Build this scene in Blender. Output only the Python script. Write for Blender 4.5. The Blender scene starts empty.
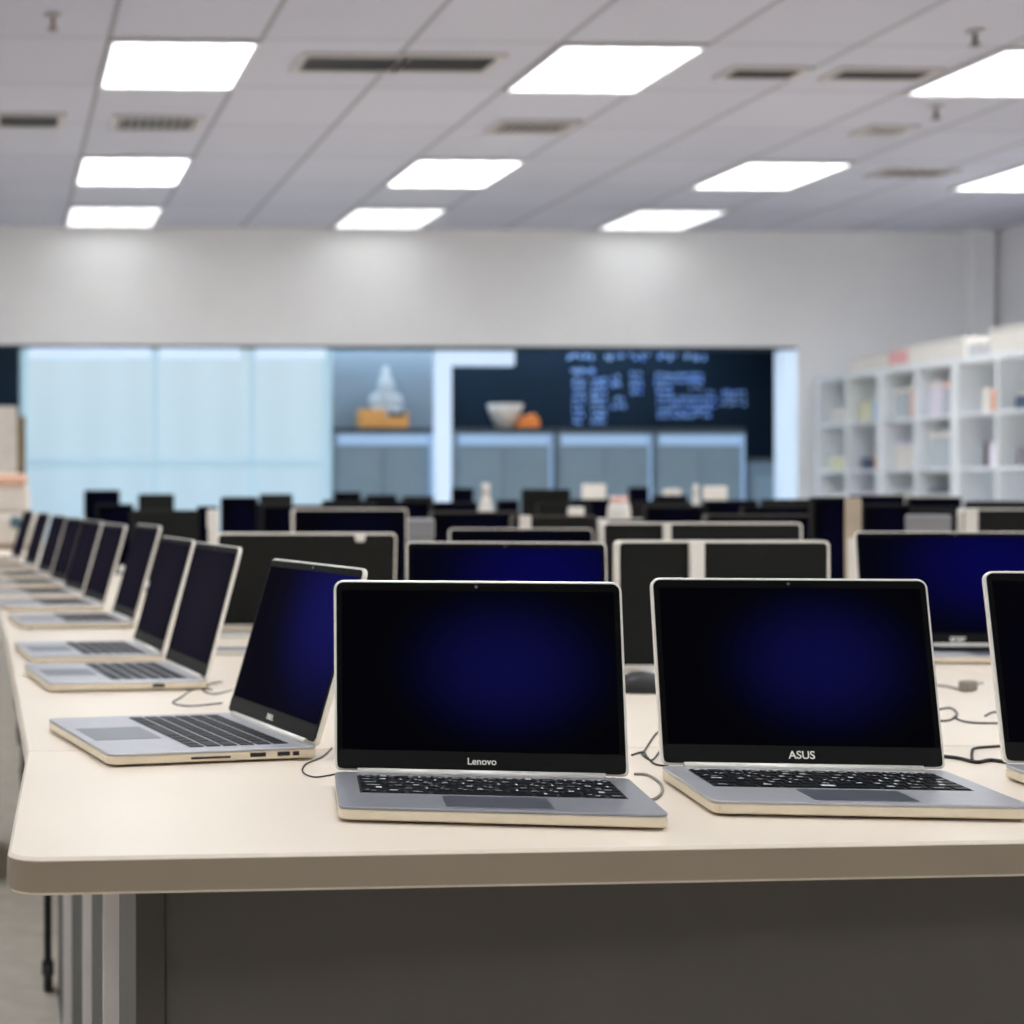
import bpy, bmesh, math, random
from mathutils import Vector, Matrix
random.seed(7)
S = bpy.context.scene
C = S.collection
PI = math.pi

# ------------------------------------------------------------------ camera maths
F, PX, PY, CZ = 1700.0, 62.0, 490.0, 1.07          # focal length in pixels, principal point, eye height
TH = math.atan(PX / F)
ct, st = math.cos(TH), math.sin(TH)
TZ = 0.74                                            # table top height
CEIL = 2.85
YB = 11.5                                            # back wall
def ray(x, y):
    u = (x - PX) / F; v = (PY - y) / F
    return Vector((st + u * ct, ct - u * st, v))
def on_z(x, y, z=TZ):
    r = ray(x, y); s = (z - CZ) / r.z
    return Vector((r.x * s, r.y * s, z))
def on_y(x, y, Y=YB):
    r = ray(x, y); s = Y / r.y
    return Vector((r.x * s, Y, CZ + r.z * s))
def on_x(x, y, X):
    r = ray(x, y); s = X / r.x
    return Vector((X, r.y * s, CZ + r.z * s))
def at_t(x, t, z=TZ):
    r = ray(x, PY)
    return Vector((r.x * t, r.y * t, z))
def height(y, t): return CZ + (PY - y) * t / F

# ------------------------------------------------------------------ materials
def lin(c):
    if isinstance(c, str):
        c = [int(c[i:i + 2], 16) for i in (0, 2, 4)]
    o = []
    for v in c:
        v /= 255.0
        o.append(v / 12.92 if v <= 0.04045 else ((v + 0.055) / 1.055) ** 2.4)
    return (*o, 1.0)
MATS = {}
def mat(name, col, rough=0.5, metal=0.0, var=0.0, scale=20.0, bump=0.0, emit=None, es=0.0, spec=0.5, alpha=1.0, trans=0.0):
    if name in MATS: return MATS[name]
    m = bpy.data.materials.new(name); m.use_nodes = True
    nt = m.node_tree; b = nt.nodes['Principled BSDF']
    c = lin(col)
    b.inputs['Base Color'].default_value = c
    b.inputs['Roughness'].default_value = rough
    b.inputs['Metallic'].default_value = metal
    b.inputs['Specular IOR Level'].default_value = spec
    b.inputs['Alpha'].default_value = alpha
    b.inputs['Transmission Weight'].default_value = trans
    tc = nt.nodes.new('ShaderNodeTexCoord')
    nz = nt.nodes.new('ShaderNodeTexNoise'); nz.inputs['Scale'].default_value = scale; nz.inputs['Detail'].default_value = 4
    nt.links.new(tc.outputs['Object'], nz.inputs['Vector'])
    if var > 0:
        rp = nt.nodes.new('ShaderNodeValToRGB')
        rp.color_ramp.elements[0].position = 0.3; rp.color_ramp.elements[1].position = 0.7
        rp.color_ramp.elements[0].color = tuple(v * (1 - var) for v in c[:3]) + (1,)
        rp.color_ramp.elements[1].color = tuple(min(1, v * (1 + var)) for v in c[:3]) + (1,)
        nt.links.new(nz.outputs['Fac'], rp.inputs['Fac']); nt.links.new(rp.outputs['Color'], b.inputs['Base Color'])
    if bump > 0:
        bp = nt.nodes.new('ShaderNodeBump'); bp.inputs['Strength'].default_value = bump; bp.inputs['Distance'].default_value = 0.002
        nt.links.new(nz.outputs['Fac'], bp.inputs['Height']); nt.links.new(bp.outputs['Normal'], b.inputs['Normal'])
    if emit:
        b.inputs['Emission Color'].default_value = lin(emit); b.inputs['Emission Strength'].default_value = es
    MATS[name] = m
    return m

def screen_mat(name, cx, cz, peak, base, strength=1.0, radius=0.62):
    m = bpy.data.materials.new(name); m.use_nodes = True
    nt = m.node_tree; b = nt.nodes['Principled BSDF']
    b.inputs['Base Color'].default_value = lin('020204'); b.inputs['Roughness'].default_value = 0.35
    b.inputs['Specular IOR Level'].default_value = 0.05; b.inputs['IOR'].default_value = 1.04
    tc = nt.nodes.new('ShaderNodeTexCoord')
    mp = nt.nodes.new('ShaderNodeMapping'); mp.inputs['Location'].default_value = (-cx, 0, -cz * 0.8); mp.inputs['Scale'].default_value = (1, 0, 0.8)
    ln = nt.nodes.new('ShaderNodeVectorMath'); ln.operation = 'LENGTH'
    mr = nt.nodes.new('ShaderNodeMapRange'); mr.interpolation_type = 'SMOOTHERSTEP'
    mr.inputs['From Min'].default_value = 0; mr.inputs['From Max'].default_value = radius
    mx = nt.nodes.new('ShaderNodeMix'); mx.data_type = 'RGBA'
    mx.inputs[6].default_value = lin(peak); mx.inputs[7].default_value = lin(base)
    L = nt.links.new
    L(tc.outputs['Generated'], mp.inputs['Vector']); L(mp.outputs['Vector'], ln.inputs[0]); L(ln.outputs['Value'], mr.inputs['Value'])
    L(mr.outputs['Result'], mx.inputs[0]); L(mx.outputs[2], b.inputs['Emission Color'])
    b.inputs['Emission Strength'].default_value = strength
    return m

M = dict(
    silver=mat('brushed_silver', 'b6b6bb', 0.38, 0.4, 0.04, 60),
    rim=mat('polished_rim', 'f0ece4', 0.35, 0.25, 0.03, 60),
    warm_edge=mat('warm_aluminium', 'e6d9c2', 0.4, 0.2, 0.04, 60),
    grey_shell=mat('space_grey', '93949a', 0.4, 0.35, 0.04, 60),
    bezel=mat('black_bezel', '060606', 0.45, 0, 0.1, 30, spec=0.08),
    chin=mat('bezel_chin', '0f100e', 0.5, 0, 0.1, 30, spec=0.2),
    lidback=mat('black_lid', '131413', 0.55, 0, 0.15, 40, spec=0.2),
    key=mat('key_black', '0a0b10', 0.45, 0, 0.1, 40, spec=0.2),
    legend=mat('key_legend', 'd0d4da', 0.5),
    well=mat('key_well', '17181d', 0.5, 0, 0.1),
    well_silver=mat('key_well_silver', 'b4b6c2', 0.35, 0.3, 0.05),
    pad=mat('touchpad', '6b6d76', 0.3, 0.4, 0.05),
    logo=mat('logo_silver', 'e6e4da', 0.3, 0.0, emit='dddcd0', es=0.25),
    rubber=mat('black_rubber', '0d0d0d', 0.7, 0, 0.1),
    port=mat('port_dark', '131210', 0.4),
    table=mat('cream_laminate', 'e9dccb', 0.34, 0, 0.025, 2.5, spec=0.4),
    edge=mat('table_edge_shaded', '8f816e', 0.5, 0, 0.03, 8),
    taupe=mat('taupe_panel', '4a453f', 0.55, 0, 0.05, 10),
    taupe_dark=mat('taupe_leg', '37322c', 0.5, 0, 0.05, 10),
    white_leg=mat('white_leg', 'f6f0ee', 0.45, 0, 0.03, 10),
    dark_leg=mat('dark_leg', '171613', 0.5, 0, 0.05, 10),
    black=mat('black_plastic', '101011', 0.45, 0, 0.1, 30),
    black_metal=mat('black_metal', '15161a', 0.4, 0.3, 0.1, 30),
    white=mat('white_plastic', 'e2ded8', 0.45, 0, 0.03, 15),
    cable=mat('black_cable', '0c0b0a', 0.5, 0, 0.1),
    cable_grey=mat('grey_cable', '8a8378', 0.5, 0, 0.1),
    beige=mat('beige_card', 'b0a390', 0.7, 0, 0.08, 10),
    grey=mat('grey_card', '85858a', 0.6, 0, 0.06, 10),
    wall=mat('painted_wall', 'eeeff0', 0.8, 0, 0.02, 3, 0.05),
    wall_grey=mat('painted_wall_grey', 'e6e6e8', 0.8, 0, 0.02, 3),
    floor=mat('grey_floor', 'c9c1b5', 0.6, 0, 0.1, 14, 0.1),
    shelf=mat('white_shelf', 'eef3f8', 0.5, 0, 0.02, 8),
    shelf_back=mat('shelf_back', 'd2d4d8', 0.6, 0, 0.02, 8),
    carton=mat('white_carton', 'efebe4', 0.6, 0, 0.03, 10),
    red=mat('pale_red', 'f0b4b8', 0.6, 0, 0.05),
    orange=mat('orange_card', 'e9893a', 0.55, 0, 0.08),
    amber=mat('amber_box', 'e7ad62', 0.5, 0, 0.08, 12),
    yellow=mat('pale_yellow', 'e6e4c4', 0.6, 0, 0.05),
    blue=mat('pale_blue', '9cc3e6', 0.5, 0, 0.05),
    teal=mat('slate_teal', '44606e', 0.5, 0, 0.08),
    pink=mat('pale_pink', 'efc3b8', 0.6, 0, 0.05),
    lilac=mat('lilac_card', 'e2dcea', 0.6, 0, 0.05),
    navy=mat('navy_bin', '4a5a74', 0.5, 0, 0.05),
    clear=mat('clear_plastic', 'e4eef4', 0.15, 0, 0.0, alpha=0.55),
    board=mat('navy_board', '14283a', 0.75, 0, 0.15, 3, spec=0.2),
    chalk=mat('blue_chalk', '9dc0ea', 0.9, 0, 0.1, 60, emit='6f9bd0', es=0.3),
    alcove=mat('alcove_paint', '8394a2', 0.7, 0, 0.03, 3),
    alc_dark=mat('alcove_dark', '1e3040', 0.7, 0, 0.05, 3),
    cab=mat('cabinet_blue_grey', '71879a', 0.45, 0, 0.04, 6),
    cab_door=mat('cabinet_door', '7e96a6', 0.35, 0, 0.04, 6),
    counter=mat('dark_counter', '3d4a52', 0.4, 0, 0.05, 6),
    lit=mat('daylight_glow', 'a8b8c8', 0.5, emit='c8def5', es=0.74),  # daylight on white parts, painted as emission
    soft_glow=mat('soft_glow', '8fa9c4', 0.5, emit='94b8e2', es=0.5),
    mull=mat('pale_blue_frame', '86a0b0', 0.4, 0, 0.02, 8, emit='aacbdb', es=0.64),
    vent_dark=mat('vent_dark', '2b2a2b', 0.7),
    vent=mat('vent_frame', 'b9b5b6', 0.5, 0, 0.03),
    lframe=mat('light_frame', 'c5c3c6', 0.5),
    brass=mat('sprinkler_metal', '7d5148', 0.35, 0.7),
    skin_peach=mat('peach_plastic', 'dfb49a', 0.5, 0, 0.08, 10),
    beige_pl=mat('beige_plastic', 'd4ccc2', 0.45, 0, 0.06, 10),
    brown=mat('brown_side_shadow', '7d6a50', 0.6, 0, 0.1, 10),
)
SCR = [screen_mat('display_glow_centre', 0.60, 0.52, '0b0b3c', '030306', 1.0, 0.5),
       screen_mat('display_glow_corner', 0.85, 0.75, '131350', '0b0a14', 1.0, 0.75),
       screen_mat('display_dark', 0.5, 0.5, '1f1c27', '17151f', 1.0, 0.9),
       screen_mat('display_navy', 0.68, 0.7, '060644', '04040e', 1.0, 0.7),
       screen_mat('display_black', 0.6, 0.5, '07071a', '040408', 1.0, 0.7)]

def ceiling_mat(x0, y0, tx, ty):
    m = bpy.data.materials.new('ceiling_tiles'); m.use_nodes = True
    nt = m.node_tree; b = nt.nodes['Principled BSDF']; L = nt.links.new
    b.inputs['Roughness'].default_value = 0.85
    tc = nt.nodes.new('ShaderNodeTexCoord'); sp = nt.nodes.new('ShaderNodeSeparateXYZ'); L(tc.outputs['Object'], sp.inputs[0])
    def mth(op, a, bb=None):
        n = nt.nodes.new('ShaderNodeMath'); n.operation = op
        for i, v in enumerate((a, bb)):
            if v is None: continue
            if isinstance(v, (int, float)): n.inputs[i].default_value = v
            else: L(v, n.inputs[i])
        return n.outputs[0]
    def line(coord, off, pitch, w):
        q = mth('DIVIDE', mth('SUBTRACT', coord, off), pitch)
        d = mth('ABSOLUTE', mth('SUBTRACT', q, mth('ROUND', q)))
        return mth('LESS_THAN', d, w / pitch)
    g1 = line(sp.outputs['X'], x0, tx, 0.011); g2 = line(sp.outputs['Y'], y0, ty, 0.011)
    g = mth('MAXIMUM', g1, mth('MULTIPLY', g2, 0.55))
    # each tile a slightly different tone
    fx = mth('FLOOR', mth('DIVIDE', mth('SUBTRACT', sp.outputs['X'], x0), tx)); fy = mth('FLOOR', mth('DIVIDE', mth('SUBTRACT', sp.outputs['Y'], y0), ty))
    cb = nt.nodes.new('ShaderNodeCombineXYZ'); L(fx, cb.inputs[0]); L(fy, cb.inputs[1])
    wn = nt.nodes.new('ShaderNodeTexWhiteNoise'); L(cb.outputs[0], wn.inputs['Vector'])
    tile = nt.nodes.new('ShaderNodeMix'); tile.data_type = 'RGBA'; tile.inputs[6].default_value = lin('b9bbca'); tile.inputs[7].default_value = lin('c0c2d0')
    L(wn.outputs['Value'], tile.inputs[0])
    mx = nt.nodes.new('ShaderNodeMix'); mx.data_type = 'RGBA'; mx.inputs[7].default_value = lin('8f8f99')
    L(g, mx.inputs[0]); L(tile.outputs[2], mx.inputs[6]); L(mx.outputs[2], b.inputs['Base Color'])
    nz = nt.nodes.new('ShaderNodeTexNoise'); nz.inputs['Scale'].default_value = 90; L(tc.outputs['Object'], nz.inputs['Vector'])
    bp = nt.nodes.new('ShaderNodeBump'); bp.inputs['Strength'].default_value = 0.1; L(nz.outputs['Fac'], bp.inputs['Height']); L(bp.outputs[0], b.inputs['Normal'])
    return m

def diffuser_mat(LIGHT, q=0.2, louvred=True):
    m = bpy.data.materials.new('light_diffuser'); m.use_nodes = True
    nt = m.node_tree; L = nt.links.new
    for n in list(nt.nodes):
        if n.type == 'BSDF_PRINCIPLED': nt.nodes.remove(n)
    out = nt.nodes['Material Output']; e = nt.nodes.new('ShaderNodeEmission'); e.inputs['Color'].default_value = (0.95, 0.98, 1, 1)
    tc = nt.nodes.new('ShaderNodeTexCoord'); w = nt.nodes.new('ShaderNodeTexWave'); w.wave_type = 'BANDS'; w.bands_direction = 'X'
    w.inputs['Scale'].default_value = 1.25; L(tc.outputs['Generated'], w.inputs['Vector'])
    mr = nt.nodes.new('ShaderNodeMapRange'); mr.inputs['To Min'].default_value = LIGHT * (1 - q); mr.inputs['To Max'].default_value = LIGHT * (1 + q)
    L(w.outputs['Fac'], mr.inputs['Value'])
    ge = nt.nodes.new('ShaderNodeNewGeometry'); dt = nt.nodes.new('ShaderNodeVectorMath'); dt.operation = 'DOT_PRODUCT'
    L(ge.outputs['Incoming'], dt.inputs[0]); L(ge.outputs['Normal'], dt.inputs[1])
    mu = nt.nodes.new('ShaderNodeMath'); mu.operation = 'MULTIPLY'; L(mr.outputs[0], mu.inputs[0]); L(dt.outputs['Value'], mu.inputs[1])
    L((mu if louvred else mr).outputs[0], e.inputs['Strength']); L(e.outputs[0], out.inputs['Surface'])
    return m
LIGHT = 16.8

def window_mat():
    m = bpy.data.materials.new('frosted_glass'); m.use_nodes = True
    nt = m.node_tree; L = nt.links.new; b = nt.nodes['Principled BSDF']
    b.inputs['Base Color'].default_value = lin('6a7a80'); b.inputs['Roughness'].default_value = 0.5
    tc = nt.nodes.new('ShaderNodeTexCoord'); sp = nt.nodes.new('ShaderNodeSeparateXYZ'); L(tc.outputs['Generated'], sp.inputs[0])
    r = nt.nodes.new('ShaderNodeValToRGB'); cr = r.color_ramp
    cr.elements[0].position = 0.0; cr.elements[0].color = lin('a6cbe6'); cr.elements[1].position = 1.0; cr.elements[1].color = lin('c6dce8')
    L(sp.outputs['Z'], r.inputs['Fac'])
    w = nt.nodes.new('ShaderNodeTexWave'); w.inputs['Scale'].default_value = 1.0; w.inputs['Distortion'].default_value = 0.3; w.bands_direction = 'X'
    L(tc.outputs['Object'], w.inputs['Vector'])
    mr = nt.nodes.new('ShaderNodeMapRange'); mr.inputs['To Min'].default_value = 0.80; mr.inputs['To Max'].default_value = 0.84
    L(w.outputs['Fac'], mr.inputs['Value'])
    L(r.outputs['Color'], b.inputs['Emission Color']); L(mr.outputs[0], b.inputs['Emission Strength'])
    return m

# ------------------------------------------------------------------ mesh helpers
class MB:
    def __init__(s): s.bm = bmesh.new()
    def _merge(s, t, mi=0, mtx=None):
        mp = {}
        for v in t.verts: mp[v] = s.bm.verts.new(mtx @ v.co if mtx else v.co)
        for f in t.faces:
            try: nf = s.bm.faces.new([mp[v] for v in f.verts]); nf.material_index = mi; nf.smooth = f.smooth
            except ValueError: pass
        t.free(); return s
    def box(s, x0, x1, y0, y1, z0, z1, b=0.0, seg=2, mi=0, mtx=None):
        t = bmesh.new(); bmesh.ops.create_cube(t, size=1)
        for v in t.verts:
            v.co = Vector(((x0 + x1) / 2 + v.co.x * (x1 - x0), (y0 + y1) / 2 + v.co.y * (y1 - y0), (z0 + z1) / 2 + v.co.z * (z1 - z0)))
        if b > 0:
            b = min(b, 0.45 * min(x1 - x0, y1 - y0, z1 - z0))
            bmesh.ops.bevel(t, geom=list(t.edges), offset=b, segments=seg, profile=0.5, affect='EDGES')
        return s._merge(t, mi, mtx)
    def prism(s, poly, a0, a1, axis='z', b=0.0, mi=0, mtx=None, seg=1):
        """poly: 2-D outline, extruded from a0 to a1 along the axis; b chamfers the two rims"""
        t = bmesh.new()
        def P(p, a):
            if axis == 'z': return (p[0], p[1], a)
            if axis == 'y': return (p[0], a, p[1])
            return (a, p[0], p[1])
        lo = [t.verts.new(P(p, a0)) for p in poly]; hi = [t.verts.new(P(p, a1)) for p in poly]
        n = len(poly)
        f0 = t.faces.new(lo[::-1]); f1 = t.faces.new(hi)
        for i in range(n): t.faces.new((lo[i], lo[(i + 1) % n], hi[(i + 1) % n], hi[i]))
        bmesh.ops.recalc_face_normals(t, faces=list(t.faces))
        if b > 0:
            bmesh.ops.bevel(t, geom=list(set(f0.edges) | set(f1.edges)), offset=b, segments=seg, profile=0.5, affect='EDGES')
        return s._merge(t, mi, mtx)
    def cyl(s, c, r, h, axis='z', n=20, r2=None, mi=0, b=0.0):
        t = bmesh.new(); r2 = r if r2 is None else r2
        bmesh.ops.create_cone(t, cap_ends=True, segments=n, radius1=r, radius2=r2, depth=h)
        for f in t.faces: f.smooth = len(f.verts) == 4
        R = Matrix.Identity(4)
        if axis == 'x': R = Matrix.Rotation(PI / 2, 4, 'Y')
        if axis == 'y': R = Matrix.Rotation(-PI / 2, 4, 'X')
        return s._merge(t, mi, Matrix.Translation(c) @ R)
    def lathe(s, prof, c=(0, 0, 0), n=24, mi=0):
        t = bmesh.new(); rings = []
        for r, z in prof:
            rings.append([t.verts.new((c[0] + r * math.cos(2 * PI * k / n), c[1] + r * math.sin(2 * PI * k / n), c[2] + z)) for k in range(n)])
        for a, b in zip(rings, rings[1:]):
            for k in range(n):
                f = t.faces.new((a[k], a[(k + 1) % n], b[(k + 1) % n], b[k])); f.smooth = True
        t.faces.new(rings[0][::-1]); t.faces.new(rings[-1])
        return s._merge(t, mi)
    def tube(s, pts, r, n=8, sub=8, mi=0):
        pts = [Vector(p) for p in pts]
        q = []
        for i in range(len(pts) - 1):
            p0 = pts[max(i - 1, 0)]; p1 = pts[i]; p2 = pts[i + 1]; p3 = pts[min(i + 2, len(pts) - 1)]
            for k in range(sub):
                u = k / sub
                q.append(0.5 * ((2 * p1) + (p2 - p0) * u + (2 * p0 - 5 * p1 + 4 * p2 - p3) * u * u + (3 * p1 - p0 - 3 * p2 + p3) * u ** 3))
        q.append(pts[-1])
        t = bmesh.new(); rings = []; up = Vector((0, 0, 1))
        for i, p in enumerate(q):
            d = (q[min(i + 1, len(q) - 1)] - q[max(i - 1, 0)]).normalized()
            a = d.cross(up)
            if a.length < 1e-4: a = d.cross(Vector((0, 1, 0)))
            a.normalize(); bb = a.cross(d)
            rings.append([t.verts.new(p + a * r * math.cos(2 * PI * k / n) + bb * r * math.sin(2 * PI * k / n)) for k in range(n)])
        for a, b in zip(rings, rings[1:]):
            for k in range(n):
                f = t.faces.new((a[k], a[(k + 1) % n], b[(k + 1) % n], b[k])); f.smooth = True
        t.faces.new(rings[0][::-1]); t.faces.new(rings[-1])
        return s._merge(t, mi)
    def quad(s, pts, mi=0):
        f = s.bm.faces.new([s.bm.verts.new(p) for p in pts]); f.material_index = mi; return s
    def mesh(s, name, mats):
        me = bpy.data.meshes.new(name); bmesh.ops.recalc_face_normals(s.bm, faces=list(s.bm.faces)); s.bm.to_mesh(me); s.bm.free()
        for m in (mats if isinstance(mats, (list, tuple)) else [mats]): me.materials.append(m)
        return me
    def build(s, name, mats, parent=None, loc=(0, 0, 0), rot=(0, 0, 0)):
        o = bpy.data.objects.new(name, s.mesh(name, mats)); C.objects.link(o)
        o.parent = parent; o.location = loc; o.rotation_euler = rot
        return o

def rrect(x0, x1, y0, y1, r, n=5, rs=None):
    """rounded rectangle outline; rs = radii at (x0y0, x1y0, x1y1, x0y1)"""
    rs = rs or (r,) * 4; o = []
    for (cx, cy, a, q) in ((x0, y0, PI, rs[0]), (x1, y0, 1.5 * PI, rs[1]), (x1, y1, 0, rs[2]), (x0, y1, 0.5 * PI, rs[3])):
        sx = 1 if cx == x0 else -1; sy = 1 if cy == y0 else -1
        if q <= 0: o.append((cx, cy)); continue
        for k in range(n + 1):
            t = a + 0.5 * PI * k / n
            o.append((cx + sx * q + q * math.cos(t), cy + sy * q + q * math.sin(t)))
    return o

def tag(o, label, cat, group=None, kind=None):
    o['label'] = label; o['category'] = cat
    if group: o['group'] = group
    if kind: o['kind'] = kind
    return o
def empty(name, loc, rz, label, cat, group=None):
    o = bpy.data.objects.new(name, None); C.objects.link(o); o.location = loc; o.rotation_euler = (0, 0, rz); o.empty_display_size = 0.05
    return tag(o, label, cat, group)
def struct(o):
    o['kind'] = 'structure'; return o
def text_mesh(body, size, mtl, ext=0.0003):
    cu = bpy.data.curves.new('lettering', 'FONT'); cu.body = body; cu.size = size; cu.extrude = ext; cu.align_x = 'CENTER'; cu.align_y = 'CENTER'; cu.offset = size * 0.012
    o = bpy.data.objects.new('lettering', cu); C.objects.link(o)
    bpy.context.view_layer.update()
    me = bpy.data.meshes.new_from_object(o.evaluated_get(bpy.context.evaluated_depsgraph_get()))
    bpy.data.objects.remove(o); me.materials.clear(); me.materials.append(mtl)
    me.transform(Matrix.Rotation(PI / 2, 4, 'X'))
    return me

# ------------------------------------------------------------------ room shell
WX0, WX1, WY0 = -2.4, on_y(990, 228).x, -2.2
struct(MB().box(WX0, WX1, WY0, YB + 2, -0.05, 0.0).build('floor', M['floor']))
TX, TY = 0.60, 0.785
GX0, GY0 = on_z(109, 40, CEIL).x, 6.68
struct(MB().box(WX0, WX1, WY0, YB, CEIL, CEIL + 0.05).build('ceiling', ceiling_mat(GX0, GY0, TX, TY)))
struct(MB().box(WX0 - 0.1, WX0, WY0, YB + 0.1, 0, CEIL).build('wall_left', M['wall']))
struct(MB().box(WX1, WX1 + 0.1, WY0, YB + 0.1, 0, CEIL).build('wall_right', M['wall_grey']))
struct(MB().box(WX0, WX1, WY0 - 0.1, WY0, 0, CEIL).build('wall_front', M['wall_grey']))
OX1 = on_y(797, 400).x; OZ = on_y(400, 346).z
wb = MB().box(WX0, WX1, YB, YB + 0.12, OZ, CEIL)
wb.box(OX1, WX1, YB, YB + 0.12, 0, OZ)
struct(wb.build('wall_back', M['wall']))
# recess behind the opening
RD = YB + 1.5
rc = MB().box(WX0, OX1 + 0.3, RD, RD + 0.1, 0, OZ + 0.3)
struct(rc.build('wall_recess', M['alcove']))
struct(MB().box(OX1 + 0.2, OX1 + 0.3, YB + 0.12, RD, 0, OZ + 0.3).build('wall_recess_side', M['alcove']))
struct(MB().box(WX0 - 0.1, WX0, YB + 0.1, RD, 0, OZ + 0.3).build('wall_recess_end', M['alcove']))
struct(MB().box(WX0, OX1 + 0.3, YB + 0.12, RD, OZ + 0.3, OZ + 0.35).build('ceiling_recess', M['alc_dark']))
# corner pipe boxing
pa = on_y(963, 300).x
struct(MB().box(pa, pa + 0.16, YB - 0.12, YB, 0, CEIL, 0.01).build('trim_1', M['wall']))
# dark reveal lining under the top of the opening
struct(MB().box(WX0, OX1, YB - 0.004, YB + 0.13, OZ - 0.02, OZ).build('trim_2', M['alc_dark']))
# pale jamb right of the opening, daylight on it painted as emission
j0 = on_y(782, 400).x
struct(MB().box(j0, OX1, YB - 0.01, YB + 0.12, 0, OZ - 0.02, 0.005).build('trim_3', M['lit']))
# dark panel left of the glazing
w0, w1 = on_y(23, 400).x, on_y(328, 400).x
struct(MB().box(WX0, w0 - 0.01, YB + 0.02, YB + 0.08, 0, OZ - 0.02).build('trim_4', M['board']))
# glazed partition
wf = MB()
for px in (23, 156, 253, 328):
    x = on_y(px, 400).x; hw = 0.03 if px in (23, 328) else 0.014
    wf.box(x - hw, x + hw, YB + 0.02, YB + 0.08, 0, OZ - 0.02, 0.004)
zb = on_y(100, 463).z
wf.box(w0, w1, YB + 0.025, YB + 0.075, zb - 0.03, zb + 0.03, 0.004)
wf.box(w0, w1, YB + 0.02, YB + 0.08, 0, 0.08, 0.004)
win = struct(wf.build('window_1', M['mull']))
MB().box(w0, w1, YB + 0.045, YB + 0.055, 0.05, OZ - 0.02).build('glass_pane', window_mat(), win)
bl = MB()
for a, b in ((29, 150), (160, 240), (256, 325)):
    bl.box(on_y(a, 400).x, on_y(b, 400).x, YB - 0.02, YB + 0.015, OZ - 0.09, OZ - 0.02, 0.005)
bl.build('valance_highlight', M['lit'], win)  # valance segments, their highlights painted as emission
# white post with daylight painted as emission, and its bright head rail
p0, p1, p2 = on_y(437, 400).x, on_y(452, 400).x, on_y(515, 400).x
post = empty('white_post', ((p0 + p1) / 2, YB + 0.05, 0), 0, 'bright white post, painted daylight glow, short rail at its top, between grey wall and chalkboard', 'post')
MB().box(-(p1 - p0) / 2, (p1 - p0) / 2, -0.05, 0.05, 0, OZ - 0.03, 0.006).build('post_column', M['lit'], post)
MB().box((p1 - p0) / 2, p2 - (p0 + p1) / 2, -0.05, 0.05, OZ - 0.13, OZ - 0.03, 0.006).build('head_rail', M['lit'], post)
# partition wall between glazing and post
struct(MB().box(w1 + 0.03, p0 + 0.14, YB + 0.45, YB + 0.5, 0, OZ + 0.3).build('wall_partition', M['alcove']))

# ------------------------------------------------------------------ chalkboard
BY = YB + 0.62
bx0, bx1 = on_y(446, 400, BY).x, on_y(800, 400, BY).x
cbd = empty('chalkboard', ((bx0 + bx1) / 2, BY, 0.0), 0, 'large dark navy chalkboard covered in pale blue writing, behind the low cabinets', 'chalkboard')
cx = (bx0 + bx1) / 2
MB().box(bx0 - cx, bx1 - cx, 0, 0.03, 0.1, OZ + 0.2, 0.004).build('board_surface', M['board'], cbd)
def glyphs(x0, y0, x1, y1, lh, cw):
    """chalk letters (short joined strokes) filling a pixel rectangle of the board"""
    ck = MB(); y0 += 2.5; y1 += 1; y = y0
    while y < y1 - 0.5 * lh:
        x = x0
        while x < x1 - 0.3 * cw:
            pts = [(x + random.uniform(0, cw * 0.8), y + random.uniform(0.05, 0.75) * lh) for _ in range(random.choice((3, 4, 5)))]
            for a, b in zip(pts, pts[1:]):
                A = on_y(*a, BY - 0.003); B = on_y(*b, BY - 0.003); A.x -= cx; B.x -= cx; A.y = B.y = -0.003
                d = (B - A)
                if d.length < 1e-4: continue
                nrm = Vector((-d.z, 0, d.x)).normalized() * 0.0075
                ck.quad((A - nrm, B - nrm, B + nrm, A + nrm))
            x += cw
        y += lh
    ck.build('chalk_writing', M['chalk'], cbd)
for r in ((568, 350, 596, 362, 11, 5.5), (604, 350, 624, 362, 11, 5), (629, 350, 650, 362, 11, 5.5), (657, 350, 678, 362, 11, 5.5), (685, 350, 708, 362, 11, 5.5),
          (570, 365, 594, 374, 8, 5), (573, 375, 585, 424, 6, 4), (591, 375, 606, 425, 6, 4), (611, 372, 622, 390, 7, 5), (611, 394, 623, 412, 7, 5),
          (631, 369, 642, 396, 6, 4), (655, 370, 703, 381, 6, 4.5), (655, 381, 672, 392, 6, 4.5), (690, 376, 703, 392, 6, 4.5), (657, 393, 712, 418, 6, 4.5),
          (707, 386, 718, 408, 7, 5), (722, 387, 745, 406, 6, 5)):
    glyphs(*r)

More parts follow.
